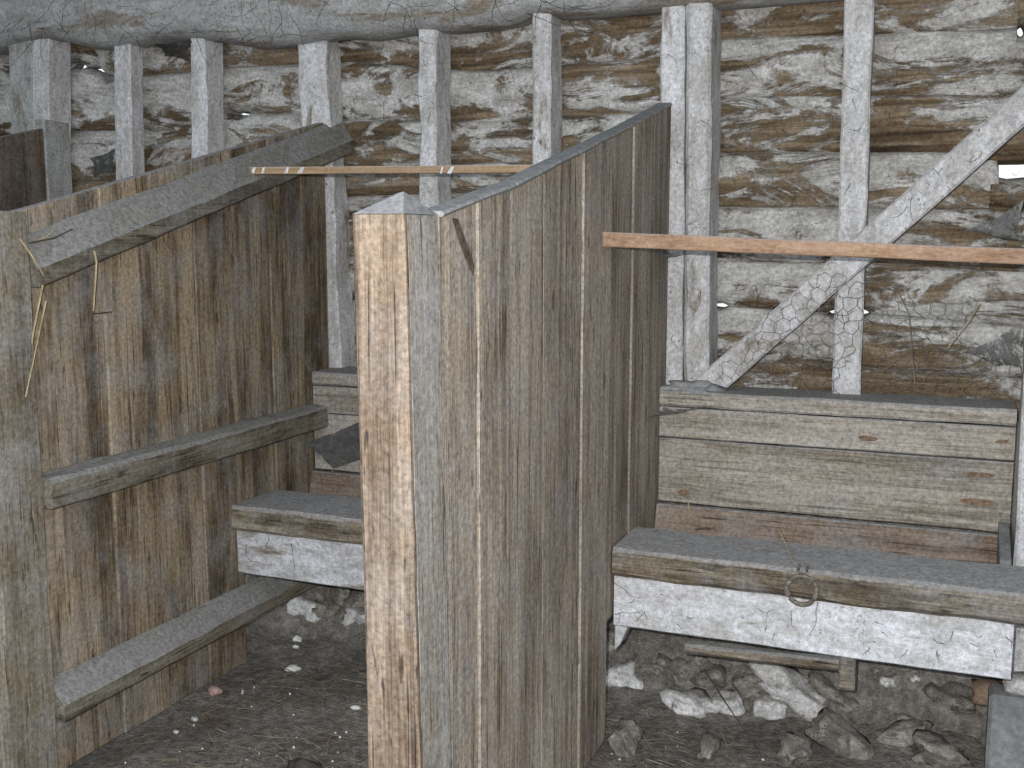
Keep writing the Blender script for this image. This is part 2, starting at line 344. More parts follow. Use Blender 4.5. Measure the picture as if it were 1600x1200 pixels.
def course(k, top, bot, x0, x1, hole_top, hole_bot, mat, endcut=None):
    xs = [x0]
    while xs[-1] < x1 - 0.03: xs.append(xs[-1] + 0.05)
    xs.append(x1)
    for h in hole_top + hole_bot:
        hx = onY(h[0], h[1], YL).x
        xs += [hx + h[2] * q for q in (-1, -0.9, -0.7, -0.4, 0, 0.4, 0.7, 0.9, 1)]
    xs = sorted(x for x in set(xs) if x0 <= x <= x1)
    def cut(holes, X): return max([(h[3] + 0.014) * (1 - (abs(X - onY(h[0], h[1], YL).x) / h[2]) ** 4) * (0.9 + 0.5 * nz(X * 90, h[0])) for h in holes if abs(X - onY(h[0], h[1], YL).x) <= h[2] + 1e-5] or [0.0])
    N = 18; v, f = [], []
    for X in xs:
        zt = top(X) + 0.012 - cut(hole_top, X); zb = bot(X) - 0.012 + cut(hole_bot, X)
        zt += 0.006 * nz(X * 5, k * 3.3); zb += 0.006 * nz(X * 5, k * 3.3 + 9)
        c = (zt + zb) / 2; h = (zt - zb) / 2
        yc = 4.12 + 0.010 * nz(X * 1.3, k * 2.1)
        for j in range(N):
            a = 2 * math.pi * j / N; ca, sa = math.cos(a), math.sin(a)
            e = 0.62
            dy = math.copysign(abs(ca) ** e, ca) * 0.10; dz = math.copysign(abs(sa) ** e, sa) * h
            bul = 0.014 * nz(X * 3.5, a * 2 + k * 7, 1) + 0.010 * nz(X * 11, a * 4 + k * 7, 4)
            v.append((X, yc - dy - bul * ca * (0.4 + 0.6 * abs(ca)), c + dz))
    n = len(xs)
    if endcut:
        for j in range(N): v[-1 - j] = (v[-1 - j][0] + endcut * nz(j * 1.9, k), v[-1 - j][1], v[-1 - j][2])
    for i in range(n - 1):
        for j in range(N):
            a = i * N + j; b = i * N + (j + 1) % N; f.append((a, b, b + N, a + N))
    f.append(tuple(range(N - 1, -1, -1))); f.append(tuple((n - 1) * N + j for j in range(N)))
    return mesh_obj('log', v, f, mat, wb, smooth=True)
for k in range(8):
    course(k, joint(LJ[k]), joint(LJ[k + 1]), -5.6, -0.93, LH.get(k, []), LH.get(k + 1, []), M_log2 if k in (3, 7) else M_log)
for k in range(8):
    x1 = 1.9
    if k == 3: x1 = 0.10
    course(k + 20, joint(RJ[k]), joint(RJ[k + 1]), -0.925, x1, RH.get(k, []), RH.get(k + 1, []), M_log2 if k == 7 else M_log, 0.05 if k == 3 else None)
# rotten end of the fourth course: a jagged stub and a lower remnant leave a hole to the daylight
course(41, joint([(1040, 290), (1560, 278), (1575, 284), (1600, 281), (1700, 286)]), joint(RJ[4]), 0.075, 0.5, [], [], M_log2)
course(42, joint(RJ[3]), joint(RJ[4]), 0.36, 1.9, [], [], M_log)
course(43, joint([(1500, 233), (1700, 234)]), joint([(1500, 250), (1560, 249), (1700, 246)]), 0.06, 0.5, [], [], M_log2)

# rubble footing of the wall, with its stones
def foot_y(x, z):
    t = max(0.0, min(1.0, (z + 0.02) / 0.56)); return 3.84 - 0.30 * (1 - t) ** 1.7 + 0.035 * nz(x * 5, t * 3) + 0.02 * nz(x * 14, t * 8, 3)
wfo = tag(grid_mesh('wall_footing', -4.2, 1.9, 150, 0.0, 1.0, 16, lambda x, t: (x, foot_y(x, -0.02 + t * 0.56), -0.02 + t * 0.56), M_earth), 'rubble stone footing packed with earth below the log wall', kind='structure')
box('wall_inner_core', -5.6, 1.9, 3.92, 4.0, -0.05, 1.0, M_stone)['kind'] = 'structure'
def lump(name, c, sx, sy_, sz, mat, parent=None, seed=0.0, rot=0.0, sub=2, rough=0.22, flat=0.0):
    bm = bmesh.new(); bmesh.ops.create_icosphere(bm, subdivisions=sub, radius=1.0)
    R = Matrix.Rotation(rot, 3, 'Y')
    vs_ = []
    for q in bm.verts:
        d = q.co.normalized(); r = 1 + rough * nz(d.x * 1.4 + seed, d.y * 1.4, d.z * 1.4) * 2 + 0.35 * rough * nz(d.x * 4 + seed, d.y * 4, d.z * 4)
        m = max(abs(d.x), abs(d.y), abs(d.z)); r *= 1 + flat * (1 / m - 1)
        p = Vector((d.x * r * sx, d.y * r * sy_, d.z * r * sz)); vs_.append(Vector(c) + R @ p)
    bm.verts.index_update()
    fs = [tuple(w.index for w in q.verts) for q in bm.faces]; bm.free()
    return mesh_obj(name, vs_, fs, mat, parent, smooth=True)
for i, (x, y, w, h, m, r) in enumerate([
        (980, 1062, 46, 44, M_lime, -0.5), (1048, 1046, 48, 30, M_stone, 0.1), (1078, 1100, 62, 30, M_lime, 0.2), (1130, 1104, 42, 34, M_lime, -0.2),
        (1112, 1060, 50, 34, M_stone, 0.4), (1178, 1074, 54, 40, M_stone, 0.1), (1300, 1090, 60, 34, M_stone, 0.5), (1262, 1102, 150, 44, M_lime, 0.56),
        (1225, 1090, 40, 40, M_lime, 0.3), (1206, 1112, 40, 36, M_lime, 0.3), (1388, 1062, 20, 18, M_lime, 0), (1372, 1050, 16, 12, M_stone, 0), (1430, 1057, 14, 12, M_lime, 0),
        (1320, 1160, 90, 36, M_stone, 0.5), (1410, 1150, 70, 30, M_stone, -0.35), (1415, 1124, 34, 16, M_stone, 0), (975, 1160, 34, 46, M_stone, 0.1), (1240, 1175, 40, 30, M_stone, 0.2),
        (1480, 1100, 60, 44, M_stone, 0.2), (1470, 1180, 70, 34, M_stone, 0.1), (955, 1000, 30, 24, M_stone, 0.0), (1095, 1030, 14, 12, M_stone, 0), (1105, 1170, 22, 18, M_stone, 0),
        (475, 955, 42, 34, M_lime, 0.2), (510, 955, 36, 22, M_stone, 0.1), (560, 966, 40, 26, M_lime, 0), (520, 930, 50, 26, M_stone, 0), (560, 934, 40, 26, M_stone, 0.2)]):
    p = onY(x, y, 3.7)
    for _ in range(6): p = onY(x, y, foot_y(p.x, p.z))
    if p.z < ground(p.x, p.y): p = onZ(x, y, ground(p.x, p.y) + 0.01)
    k = px2m(p)
    lump('stone', p + Vector((0, 0.022, -0.004)), w * k * 0.6, 0.04 + 0.02 * random.random(), h * k * 0.6, m, wfo, seed=i * 5.1, rot=r, rough=0.33, flat=0.6, sub=3)
p = onY(1543, 1082, 3.62); k = px2m(p); lump('brick', p, 24 * k, 0.05, 19 * k, M_brick, wfo, seed=3, rough=0.08, flat=0.8)

# ------------------------------------------------------------------ wall plate and studs
def beam():
    B = [(0, 75), (40, 64), (85, 60), (125, 72), (160, 75), (225, 66), (262, 60), (320, 61), (400, 72), (465, 68), (525, 55), (575, 59), (650, 47), (707, 47), (800, 37), (837, 20), (882, 25), (1025, 15), (1130, 8), (1320, -8), (1600, -30)]
    q = [onY(x, y, 3.86) for x, y in B]
    def zb(X):
        if X < q[0].x: return q[0].z - 0.02 + 0.02 * nz(X * 2)
        for a, b in zip(q, q[1:]):
            if X <= b.x: return a.z + (b.z - a.z) * (X - a.x) / (b.x - a.x)
        return q[-1].z
    N = 22; v, f = [], []; n = 130
    for i in range(n + 1):
        X = -5.6 + 7.5 * i / n; b = zb(X); t = 2.80; c = (b + t) / 2; h = (t - b) / 2
        for j in range(N):
            a = 2 * math.pi * j / N; ca, sa = math.cos(a), math.sin(a)
            bl = 0.012 * nz(X * 4, a * 2) + 0.008 * nz(X * 13, a * 5, 2)
            v.append((X, 3.92 - math.copysign(abs(ca) ** 0.7, ca) * (0.15 + bl), c + math.copysign(abs(sa) ** 0.75, sa) * h))
    for i in range(n):
        for j in range(N):
            a = i * N + j; b = i * N + (j + 1) % N; f.append((a, b, b + N, a + N))
    f.append(tuple(range(N - 1, -1, -1))); f.append(tuple(n * N + j for j in range(N)))
    return mesh_obj('wall_plate_beam', v, f, M_beam, smooth=True)
tag(beam(), 'thick cobwebbed limewashed log beam across the top of the wall', 'beam')
def stud(xl, xm, yt, xl2, xm2, yb, depth, label, mat, jit=0.006, yf=3.87, name='wall_stud', group='limewashed wall studs', ch=0.007, seed=0.0, zbot=None):
    """front face between xl..xm at photo row yt, xl2..xm2 at row yb"""
    a, b = onY(xl, yt, yf), onY(xm, yt, yf); c, d = onY(xl2, yb, yf), onY(xm2, yb, yf)
    T = (a + b) / 2; Bm = (c + d) / 2
    if zbot is not None:
        t = (zbot - T.z) / (Bm.z - T.z); Bm = T.lerp(Bm, t)
    T.z += 0.03
    w = (b.x - a.x) / 2
    o = timber(name, Bm + Vector((0, depth / 2, 0)), T + Vector((0, depth / 2, 0)), (w, 0, 0), (0, depth / 2, 0), mat, n=24, jit=jit, ch=ch, seed=seed, smooth=False)
    return tag(o, label, 'stud', group)
stud(13, 48, 75, 18, 50, 205, 0.13, 'leftmost limewashed wall stud at the left photo edge', M_grey_z, seed=1, zbot=1.03)
stud(50, 76, 66, 51, 76, 200, 0.14, 'limewashed stud tight against the leftmost stud', M_white_z, seed=2, zbot=1.03)
stud(176, 203, 70, 180, 205, 265, 0.09, 'limewashed stud right of the daylight pinholes at upper left', M_white_z, seed=3, zbot=1.03)
stud(296, 320, 62, 299, 322, 235, 0.13, 'pale square limewashed stud above the left partition boards', M_white_z, seed=4, zbot=1.03)
stud(463, 507, 62, 475, 520, 300, 0.12, 'split limewashed stud where the left partition meets the wall', M_white_z, jit=0.012, seed=5, zbot=1.03, yf=3.9)
stud(653, 681, 42, 656, 683, 300, 0.13, 'knobbly limewashed stud behind the pyramid-topped post', M_white_z, jit=0.012, seed=6, zbot=1.03)
stud(830, 860, 22, 832, 860, 250, 0.12, 'smooth limewashed stud above the sloping top of the centre partition', M_white_z, seed=7, zbot=1.03)
stud(1032, 1070, 8, 1030, 1064, 600, 0.16, 'left half of the doubled limewashed posts beside the centre partition', M_white_z, seed=8, yf=3.86, zbot=1.03)
stud(1072, 1112, 6, 1066, 1108, 600, 0.17, 'wider right half of the doubled limewashed posts', M_white_z, seed=9, yf=3.85, zbot=1.03, ch=0.012)
stud(1320, 1366, -12, 1299, 1344, 622, 0.05, 'limewashed stud crossed by the diagonal brace', M_white_z, seed=10, yf=3.9, zbot=1.055)
a0, a1 = onY(1600, 135, 3.87), onY(1600, 197, 3.87); b0, b1 = onY(1080, 600, 3.87), onY(1124, 616, 3.87)
A = (a0 + a1) / 2; B = (b0 + b1) / 2; d = (A - B).normalized(); A = A + d * 0.55; B = B - d * 0.05
wv = Vector((d.z, 0, -d.x)); wv = wv / wv.length * 0.049
br_ = timber('diagonal_brace', B, A, wv, (0, 0.024, 0), M_white_z, n=26, jit=0.004, seed=11)
for v_ in br_.data.vertices:                                     # foot cut level where it stands on the sill
    lack = 1.066 - (v_.co.z + br_.location.z)
    if lack > 0: v_.co += d * (lack / d.z)
tag(br_, 'limewashed diagonal brace rising to the upper right corner', 'brace')
tag(timber('end_post', (0.262, 3.70, 0.0), (0.262, 3.70, 2.38), (0.07, 0, 0), (0, 0.08, 0), M_white_z, n=20, jit=0.006, seed=12), 'limewashed post at the right end of the manger', 'post')
blk = onY(1575, 1090, 3.36)
tag(box('footing_block', blk.x - 0.05, blk.x + 0.22, 3.36, 3.465, -0.03, blk.z, M_conc, bev=0.01), 'grey block standing below the right end of the white manger board', 'block')
q = onY(1590, 1078, 3.45); tag(lump('loose_stone', (q.x + 0.01, 3.42, blk.z + 0.026), 0.05, 0.04, 0.03, M_lime, seed=8, flat=0.6, rough=0.12), 'pale flat stone lying on the grey block', 'stone')

# ------------------------------------------------------------------ stall partitions
def vboards(par, seams, face, thick, ztop, zbot, mat, off, side=1):
    for i, (y0, y1) in enumerate(zip(seams, seams[1:])):
        g = 0.0012; xf = face + off[i % len(off)] * side; xb = face - thick * side
        y0, y1 = y0 + g, y1 - g; zb = zbot((y0 + y1) / 2)
        hexa('board', [(xb, y0, zb), (xf, y0, zb), (xf, y1, zb), (xb, y1, zb)], [(xb, y0, ztop(y0)), (xf, y0, ztop(y0)), (xf, y1, ztop(y1)), (xb, y1, ztop(y1))], mat, par, bev=0.0022)
# centre
XC = -0.99
cpz = empty('stall_partition', (-1.03, 2.6, 0), 'tan plank stall partition in the middle with a pyramid-topped post', 'partition')
fl, fr = onY(549, 336, 1.85), onY(630, 335, 1.85); gl, gr = onY(575, 1195, 1.85), onY(655, 1195, 1.85)
def ext(t, b, z): k = (z - t.z) / (b.z - t.z); return t + (b - t) * k
bl, br = ext(fl, gl, 0.0), ext(fr, gr, 0.0)
YB = 2.005; ZT = 1.645
def post_part(name, y0, y1, mat, inset, par, seed):
    v, f = [], []; n = 18
    for i in range(n + 1):
        t = i / n; l = bl.lerp(fl, t); r = br.lerp(fr, t); z = ZT * t
        j1 = 0.004 * nz(t * 5, 1) + 0.0015 * nz(t * 17, 2); j2 = 0.003 * nz(t * 5, 7) + 0.0012 * nz(t * 17, 9)
        xl, xr = l.x + j1 + inset, r.x + j2 - inset; e = 0.004 + 0.0015 * nz(t * 9, 4 + seed)
        v += [(xl, y0 + e, z), (xl + e, y0, z), (xr - e, y0 + 0.001 * nz(t * 7, 5), z), (xr, y0 + e, z), (xr, y1 - 0.003, z), (xr - 0.003, y1, z), (xl + 0.003, y1, z), (xl, y1 - 0.003, z)]
    for i in range(n):
        for j in range(8):
            a = i * 8 + j; b = i * 8 + (j + 1) % 8; f.append((a, b, b + 8, a + 8))
    f.append(tuple(range(7, -1, -1))); f.append(tuple(n * 8 + j for j in range(8)))
    return mesh_obj(name, v, f, mat, par)
post = post_part('post', 1.868, YB, M_pside, 0.003, cpz, 3.0)
pf = post_part('post_facing', 1.85, 1.867, M_post, 0.0, post, 0.0); pf['label'] = 'brighter tan facing board on the front of the post'
e = 0.0005
cap = mesh_obj('post_cap', [(fl.x + e, 1.852, ZT + .001), (fr.x - e, 1.852, ZT + .001), (fr.x - e, YB - e, ZT + .001), (fl.x + e, YB - e, ZT + .001), (fl.x + 0.075, 1.925, ZT + 0.046), (fl.x + 0.058, 1.932, ZT + 0.044)],
    [(3, 2, 1, 0), (0, 1, 4, 5), (1, 2, 4), (2, 3, 5, 4), (3, 0, 5)], M_dust, post)
cap['label'] = 'grey dusty low pyramid top'
cs = [2.006] + [onX(x, 600, XC).y for x in (742, 786, 845, 904)] + [3.165, onX(979, 600, XC).y, 3.60, 3.85]
ctop = [(2.006, 1.648), (2.40, 1.722), (2.86, 1.829), (3.36, 1.945), (3.86, 2.068)]
def lin(tab):
    def f(y):
        if y <= tab[0][0]: return tab[0][1]
        for (a, za), (b, zb) in zip(tab, tab[1:]):
            if y <= b: return za + (zb - za) * (y - a) / (b - a)
        return tab[-1][1]
    return f
vboards(cpz, cs, XC, 0.035, lin(ctop), lambda y: 0.01 if y < 3.165 else 0.40, M_side, [0.005, 0.010, 0.007, 0.006, 0.012, 0.010, 0.016, 0.014])
# dusty rounded top edge
for (a, za), (b, zb) in zip(ctop, ctop[1:]):
    timber('top_edge_strip', (XC - 0.012, a + 0.002, za + 0.001), (XC - 0.012, b - 0.002, zb + 0.001), (0.029, 0, 0), (0, 0, 0.006), M_dust, cpz, n=8, jit=0.002, ch=0.005, seed=a)
# old slanting notch in the first board
sc = [onX(x, y, XC + 0.0064) for x, y in [(707, 340), (716, 342), (726, 370), (736, 395), (741, 416), (740, 432), (728, 405), (716, 372)]]
mesh_obj('split_scar', sc + [p - Vector((0.003, 0, 0)) for p in sc], [tuple(range(8)), tuple(range(15, 7, -1))] + [(i, (i + 1) % 8, (i + 1) % 8 + 8, i + 8) for i in range(8)], M_scar, cpz)['label'] = 'dark slanting split scar near the top'
# left
XL = -2.43
lpz = empty('stall_partition', (-2.45, 3.0, 0), 'stained plank stall partition on the left with three dusty rails', 'partition')
lt = lin([(2.20, 1.655), (2.31, 1.676), (4.02, 2.097)])
timber('post', (-2.445, 2.205, 0.0), (-2.445, 2.205, 1.672), (0.065, 0, 0), (0, 0.085, 0), M_lpost, lpz, n=18, jit=0.003, ch=0.006, seed=21)
vboards(lpz, [2.292, 2.405, 2.612, 2.83, 3.048, 3.262, 3.492, 3.71, 3.895], XL, 0.03, lt, lambda y: 0.012 if y < 3.262 else 0.40, M_left, [0.004, 0.0, 0.006, 0.001, 0.005, 0.0, 0.004, 0.002])
XR = XL + 0.078; rc = (XL + 0.004 + XR) / 2; rw = (XR - XL - 0.004) / 2 - 0.002
def rail(name, pa, pb, hf, rise, yend, ystart=2.294, seed=0.0):
    """a rail nailed to the boards: upright face of height hf, top weathered to a slope that rises to the boards"""
    a, b = onX(*pa, XR), onX(*pb, XR); s = (b.z - a.z) / (b.y - a.y); n = 30; v, f = [], []
    xb = XL + 0.0075
    for i in range(n + 1):
        Y = ystart + (yend - ystart) * i / n; z = a.z + s * (Y - a.y)
        def w(k, m=0.004): return m * (nz(Y * 5 + seed, k * 2.3) + 0.7 * nz(Y * 17 + seed, k * 5.1))
        v += [(xb, Y, z), (XR - 0.004, Y, z + w(1, .003)), (XR + w(2, .002), Y, z + 0.006 + w(1, .003)), (XR + w(3), Y, z + hf - 0.012 + w(4, .006)), (XR - 0.012 + w(3), Y, z + hf + w(5, .005)),
              (xb + 0.02, Y, z + hf + rise * 0.8 + w(6, .006)), (xb, Y, z + hf + rise + w(7, .006))]
    m = 7
    for i in range(n):
        for j in range(m):
            p = i * m + j; q = i * m + (j + 1) % m; f.append((p, q, q + m, p + m))
    f.append(tuple(range(m - 1, -1, -1))); f.append(tuple(n * m + j for j in range(m)))
    return mesh_obj(name, v, f, M_rail, lpz)
rail('top_rail', (30, 463), (480, 270), 0.062, 0.075, 4.0, seed=31)
rail('middle_rail', (47, 807), (400, 701), 0.086, 0.008, 3.86, seed=32)
rail('lower_rail', (68, 1147), (382, 977), 0.06, 0.055, 3.64, seed=33)
# farthest left
XF = -3.87
fpz = empty('stall_partition', (-3.9, 3.2, 0), 'dark plank stall partition at the far left edge behind the nearer one', 'partition')
e0, e1 = onX(0, 214, XF), onX(105, 193, XF)
def ft(y): return e0.z + (e1.z - e0.z) * (y - e0.y) / (e1.y - e0.y)
vboards(fpz, [2.3, 2.52, 2.74, 2.96, 3.18, onX(56, 220, XF).y, e1.y], XF, 0.03, ft, lambda y: 0.02, M_far, [0.0, 0.004, 0.001])
hexa('end_stile', [(XF - 0.05, e1.y + .002, 0.0), (XF + 0.012, e1.y + .002, 0.0), (XF + 0.012, 3.84, 0.0), (XF - 0.05, 3.84, 0.0)],
     [(XF - 0.05, e1.y + .002, ft(e1.y)), (XF + 0.012, e1.y + .002, ft(e1.y)), (XF + 0.012, 3.84, ft(e1.y) + 0.005), (XF - 0.05, 3.84, ft(e1.y) + 0.005)], M_grey_z, fpz, bev=0.004)

# ------------------------------------------------------------------ mangers
def manger(x0, x1, label, wmat, seed, rx1=None):
    m = empty('manger', ((x0 + x1) / 2, 3.5, 0.375), label, 'manger')
    rx1 = rx1 or x1
    timber('shelf_plank', (x0, 3.335, 0.588), (rx1 + 0.05, 3.335, 0.588), (0, 0.145, 0), (0, 0, 0.046), M_plank, m, n=30, jit=0.006, ch=0.012, seed=seed)
    timber('front_board', (x0, 3.232, 0.456), (rx1, 3.232, 0.456), (0, 0.014, 0), (0, 0, 0.083), wmat, m, n=30, jit=0.0025, ch=0.004, seed=seed + 1)
    timber('sill', (x0, 3.86, 1.035), (x1, 3.86, 1.035), (0, 0.115, 0), (0, 0, 0.027), M_back, m, n=24, jit=0.004, ch=0.008, seed=seed + 2)
    timber('back_board', (x0, 3.764, 0.950), (x1, 3.764, 0.950), (0, 0.014, 0), (0, 0, 0.054), M_back, m, n=20, jit=0.002, ch=0.004, seed=seed + 3)
    timber('back_board', (x0, 3.768, 0.775), (x1, 3.768, 0.775), (0, 0.014, 0), (0, 0, 0.116), M_back, m, n=20, jit=0.002, ch=0.004, seed=seed + 4)
    hexa('bottom_board', [(x0, 3.66, 0.44), (x1, 3.66, 0.44), (x1, 3.70, 0.44), (x0, 3.70, 0.44)], [(x0, 3.725, 0.655), (x1, 3.725, 0.655), (x1, 3.75, 0.655), (x0, 3.75, 0.655)], M_brown, m)
    return m
mr = manger(XC + 0.018, 0.185, 'right-hand manger with dusty shelf and whitewashed front board', M_white_x, 41)
ml = manger(XL + 0.012, -1.035, 'left-hand manger partly hidden by the pyramid-topped post', M_white_l, 51)
b0 = onY(1548, 800, 3.72)
hexa('end_board', [(0.150, 3.49, 0.5), (0.183, 3.49, 0.5), (0.183, 3.745, 0.5), (0.150, 3.745, 0.5)], [(0.150, 3.49, 0.64), (0.183, 3.49, 0.64), (0.183, 3.745, 0.70), (0.150, 3.745, 0.70)], M_conc, mr)
timber('under_batten', onY(1072, 1012, 3.32), onY(1312, 1037, 3.32), (0, 0.02, 0), (0, 0, 0.018), M_plank, mr, n=10, seed=61)
c0 = onY(1323, 1032, 3.30); c1 = onY(1323, 1074, 3.30)
timber('hanging_block', c1, Vector((c1.x, 3.30, 0.40)), (0.024, 0, 0), (0, 0.02, 0), M_plank, mr, n=6, jit=0.003, ch=0.006, seed=62)
s0 = onY(953, 990, 3.26); hexa('corner_block', [(XC + 0.012, 3.25, s0.z - 0.05), (XC + 0.03, 3.25, s0.z - 0.03), (XC + 0.03, 3.32, s0.z - 0.03), (XC + 0.012, 3.32, s0.z - 0.05)],
     [(XC + 0.012, 3.25, 0.372), (XC + 0.06, 3.25, 0.372), (XC + 0.06, 3.32, 0.372), (XC + 0.012, 3.32, 0.372)], M_white_x, mr)
# nails and knots rusting in the back board
for x, y, w, h in [(1068, 770, 26, 10), (1530, 742, 60, 9), (1355, 685, 40, 9), (1530, 785, 70, 12), (1567, 690, 22, 7)]:
    p = onY(x, y, 3.7505); k = px2m(p); q = []
    for t in range(9):
        a = 2 * math.pi * t / 9; rr = 0.5 + 0.25 * nz(t * 1.7, x)
        q.append(p + Vector((w * k * rr * math.cos(a) * 0.8, -0.0012 if y < 700 else 0.0015, h * k * rr * math.sin(a))))
    mesh_obj('rust_mark', q + [z + Vector((0, 0.006, 0)) for z in q], [tuple(range(9)), tuple(range(17, 8, -1))] + [(i, (i + 1) % 9, (i + 1) % 9 + 9, i + 9) for i in range(9)], M_rust, mr)

# ------------------------------------------------------------------ loose bars
l0, l1 = onY(945, 374, 3.10), onY(1600, 401, 3.36)
dd = (l1 - l0); l2 = l1 + dd * 0.10
tag(timber('cross_bar', l0, l2, (0, 0.02, 0), (0, 0, 0.0215), M_bar, n=16, jit=0.002, ch=0.003, seed=71), 'bare orange-tan wooden bar across the right stall', 'bar', 'bars across the stalls')
l0, l1 = onY(379, 267, 3.33), onY(830, 264, 3.33)
dd = (l1 - l0); l2 = l0 + dd * ((XC - 0.04 - l0.x) / dd.x)
sb = tag(timber('cross_bar', l0, l2, (0, 0.014, 0), (0, 0, 0.0125), M_bar2, n=16, jit=0.001, ch=0.002, seed=72), 'thin tan wooden bar with white splashes across the left stall', 'bar', 'bars across the stalls')
for x, w in [(396, 5), (411, 4), (448, 5), (470, 7), (704, 6), (690, 3)]:
    p = onY(x, 266, 3.3155)
    k = px2m(p) * w
    mesh_obj('white_splash', [p + Vector((-k, 0, -0.011)), p + Vector((0.2 * k, 0, -0.011)), p + Vector((k, 0, 0.011)), p + Vector((0.1 * k, 0, 0.011)), p + Vector((-k * .5, -0.0012, 0))],
        [(0, 1, 4), (1, 2, 4), (2, 3, 4), (3, 0, 4)], M_chip, sb)

# ------------------------------------------------------------------ iron ring, netting, webs
rp = onY(1252, 922, 3.165); R = 0.043
ring = []
for i in range(25):
    a = 2 * math.pi * i / 24
    ring.append(rp + Vector((R * math.cos(a), 0.004 * math.sin(a * 2), R * math.sin(a))))
ro = tag(tube('iron_ring', ring, 0.0075, M_iron, sides=8), 'rusty iron tethering ring hanging on the right manger shelf edge', 'ring')
tube('staple', [rp + Vector((-0.012, 0.045, R + 0.02)), rp + Vector((-0.012, -0.004, R + 0.013)), rp + Vector((0, -0.013, R + 0.010)), rp + Vector((0.012, -0.004, R + 0.013)), rp + Vector((0.012, 0.045, R + 0.02))], 0.004, M_iron, ro)

def netting():
    X0, X1, Z0, Z1 = onY(1100, 600, 3.84).x, 0.185, 1.065, 1.50
    r = 0.026; dx = r * math.sqrt(3); bm = bmesh.new(); seen = {}
    def vert(x, z):
        k = (round(x, 4), round(z, 4))
        if k not in seen: seen[k] = bm.verts.new((x, 0, z))
        return seen[k]
    tops = [onY(*q, 3.84) for q in [(1100, 606), (1150, 560), (1200, 500), (1260, 455), (1310, 420), (1350, 465), (1400, 452), (1440, 480), (1500, 462), (1550, 470), (1600, 470)]]
    def top(x):
        for a, b in zip(tops, tops[1:]):
            if x <= b.x: return a.z + (b.z - a.z) * (x - a.x) / (b.x - a.x)
        return tops[-1].z
    for j in range(14):
        for i in range(30):
            cx = X0 + dx * (i + 0.5 * (j % 2)); cz = Z0 + 1.5 * r * j
            if cx > X1 or cz > top(cx): continue
            if nz(cx * 5, cz * 5, 3) > 0.28: continue
            try: bm.faces.new([vert(cx + r * math.sin(q * math.pi / 3), cz + r * math.cos(q * math.pi / 3)) for q in range(6)])
            except ValueError: pass
    for v in bm.verts:
        x, z = v.co.x, v.co.z
        v.co = (x + 0.022 * nz(x * 9, z * 9, 1) + 0.018 * nz(x * 22, z * 22, 2), 3.815 + 0.02 * nz(x * 6, z * 6, 5) - 0.03 * max(0, 1.2 - z), max(1.066, z + 0.022 * nz(x * 8, z * 8, 8) + 0.016 * nz(x * 22, z * 22, 4)))
    me = bpy.data.meshes.new('wire_netting'); bm.to_mesh(me); bm.free(); me.materials.append(M_wire)
    o = bpy.data.objects.new('wire_netting', me); COL.objects.link(o)
    w = o.modifiers.new('wire', 'WIREFRAME'); w.thickness = 0.0019; w.use_even_offset = False; w.use_boundary = True
    return o
tag(netting(), 'crumpled hexagonal wire netting hung below the right-hand bar', 'netting')

def web(pts, sag, label, mat=None, n=10, pull=0.22):
    """a dust-laden sheet web between three or four anchor points"""
    P = [Vector(p) for p in pts]; v, f = [], []
    if len(P) == 3: P.append(P[2].copy())
    mid = sum(P, Vector()) / 4
    for j in range(n + 1):
        for i in range(n + 1):
            s, t = i / n, j / n
            p = P[0].lerp(P[1], s).lerp(P[3].lerp(P[2], s), t)
            b = 4 * s * (1 - s); c = 4 * t * (1 - t)
            # edges curve inwards between the anchors
            p = p.lerp(mid, (pull + 0.10 * nz(s * 7, t * 7, sag * 90)) * max(b * (1 - c), c * (1 - b)))
            p.z -= sag * b * c; p.y += 0.006 * nz(s * 5, t * 5, sag * 50)
            v.append(p)
    for j in range(n):
        for i in range(n):
            a = j * (n + 1) + i; f.append((a, a + 1, a + n + 2, a + n + 1))
    return tag(mesh_obj('cobweb', v, f, mat or M_web, smooth=True), label, 'cobweb', 'dusty sheet cobwebs')
web([onY(1500, 362, 3.97), onY(1600, 312, 3.80), onY(1602, 382, 3.80), onY(1575, 372, 3.95)], 0.02, 'grey sheet cobweb above the right end of the tan bar')
web([onY(1500, 552, 3.95), onY(1598, 500, 3.74), onY(1596, 575, 3.74), onY(1560, 572, 3.95)], 0.02, 'grey sheet cobweb low beside the limewashed end post')
web([onX(1012, 652, XC + 0.03), onY(1040, 628, 3.85), onY(1118, 634, 3.74), onY(1060, 646, 3.73)], 0.01, 'grey cobweb tongue where the centre partition meets the right manger')
web([onX(1036, 405, XC + 0.02), onY(1036, 393, 3.84), onY(1068, 398, 3.82)], 0.005, 'small cobweb scrap between centre partition and doubled posts')
web([onX(476, 692, XL + 0.05), onY(560, 660, 3.73), onY(620, 700, 3.70), onY(520, 732, 3.62)], 0.02, 'dark sagging cobweb in the corner of the left manger', M_webd, pull=0.05)
web([onY(240, 68, 3.80), onY(300, 64, 3.80), onY(296, 96, 3.9), onY(258, 88, 3.98)], 0.005, 'sooty cobweb clump under the beam left of the square stud', M_webd)
web([onY(140, 246, 3.95), onY(182, 230, 3.93), onY(180, 268, 3.9), onY(146, 278, 3.95)], 0.01, 'sooty cobweb beside the far-left partition', M_webd)

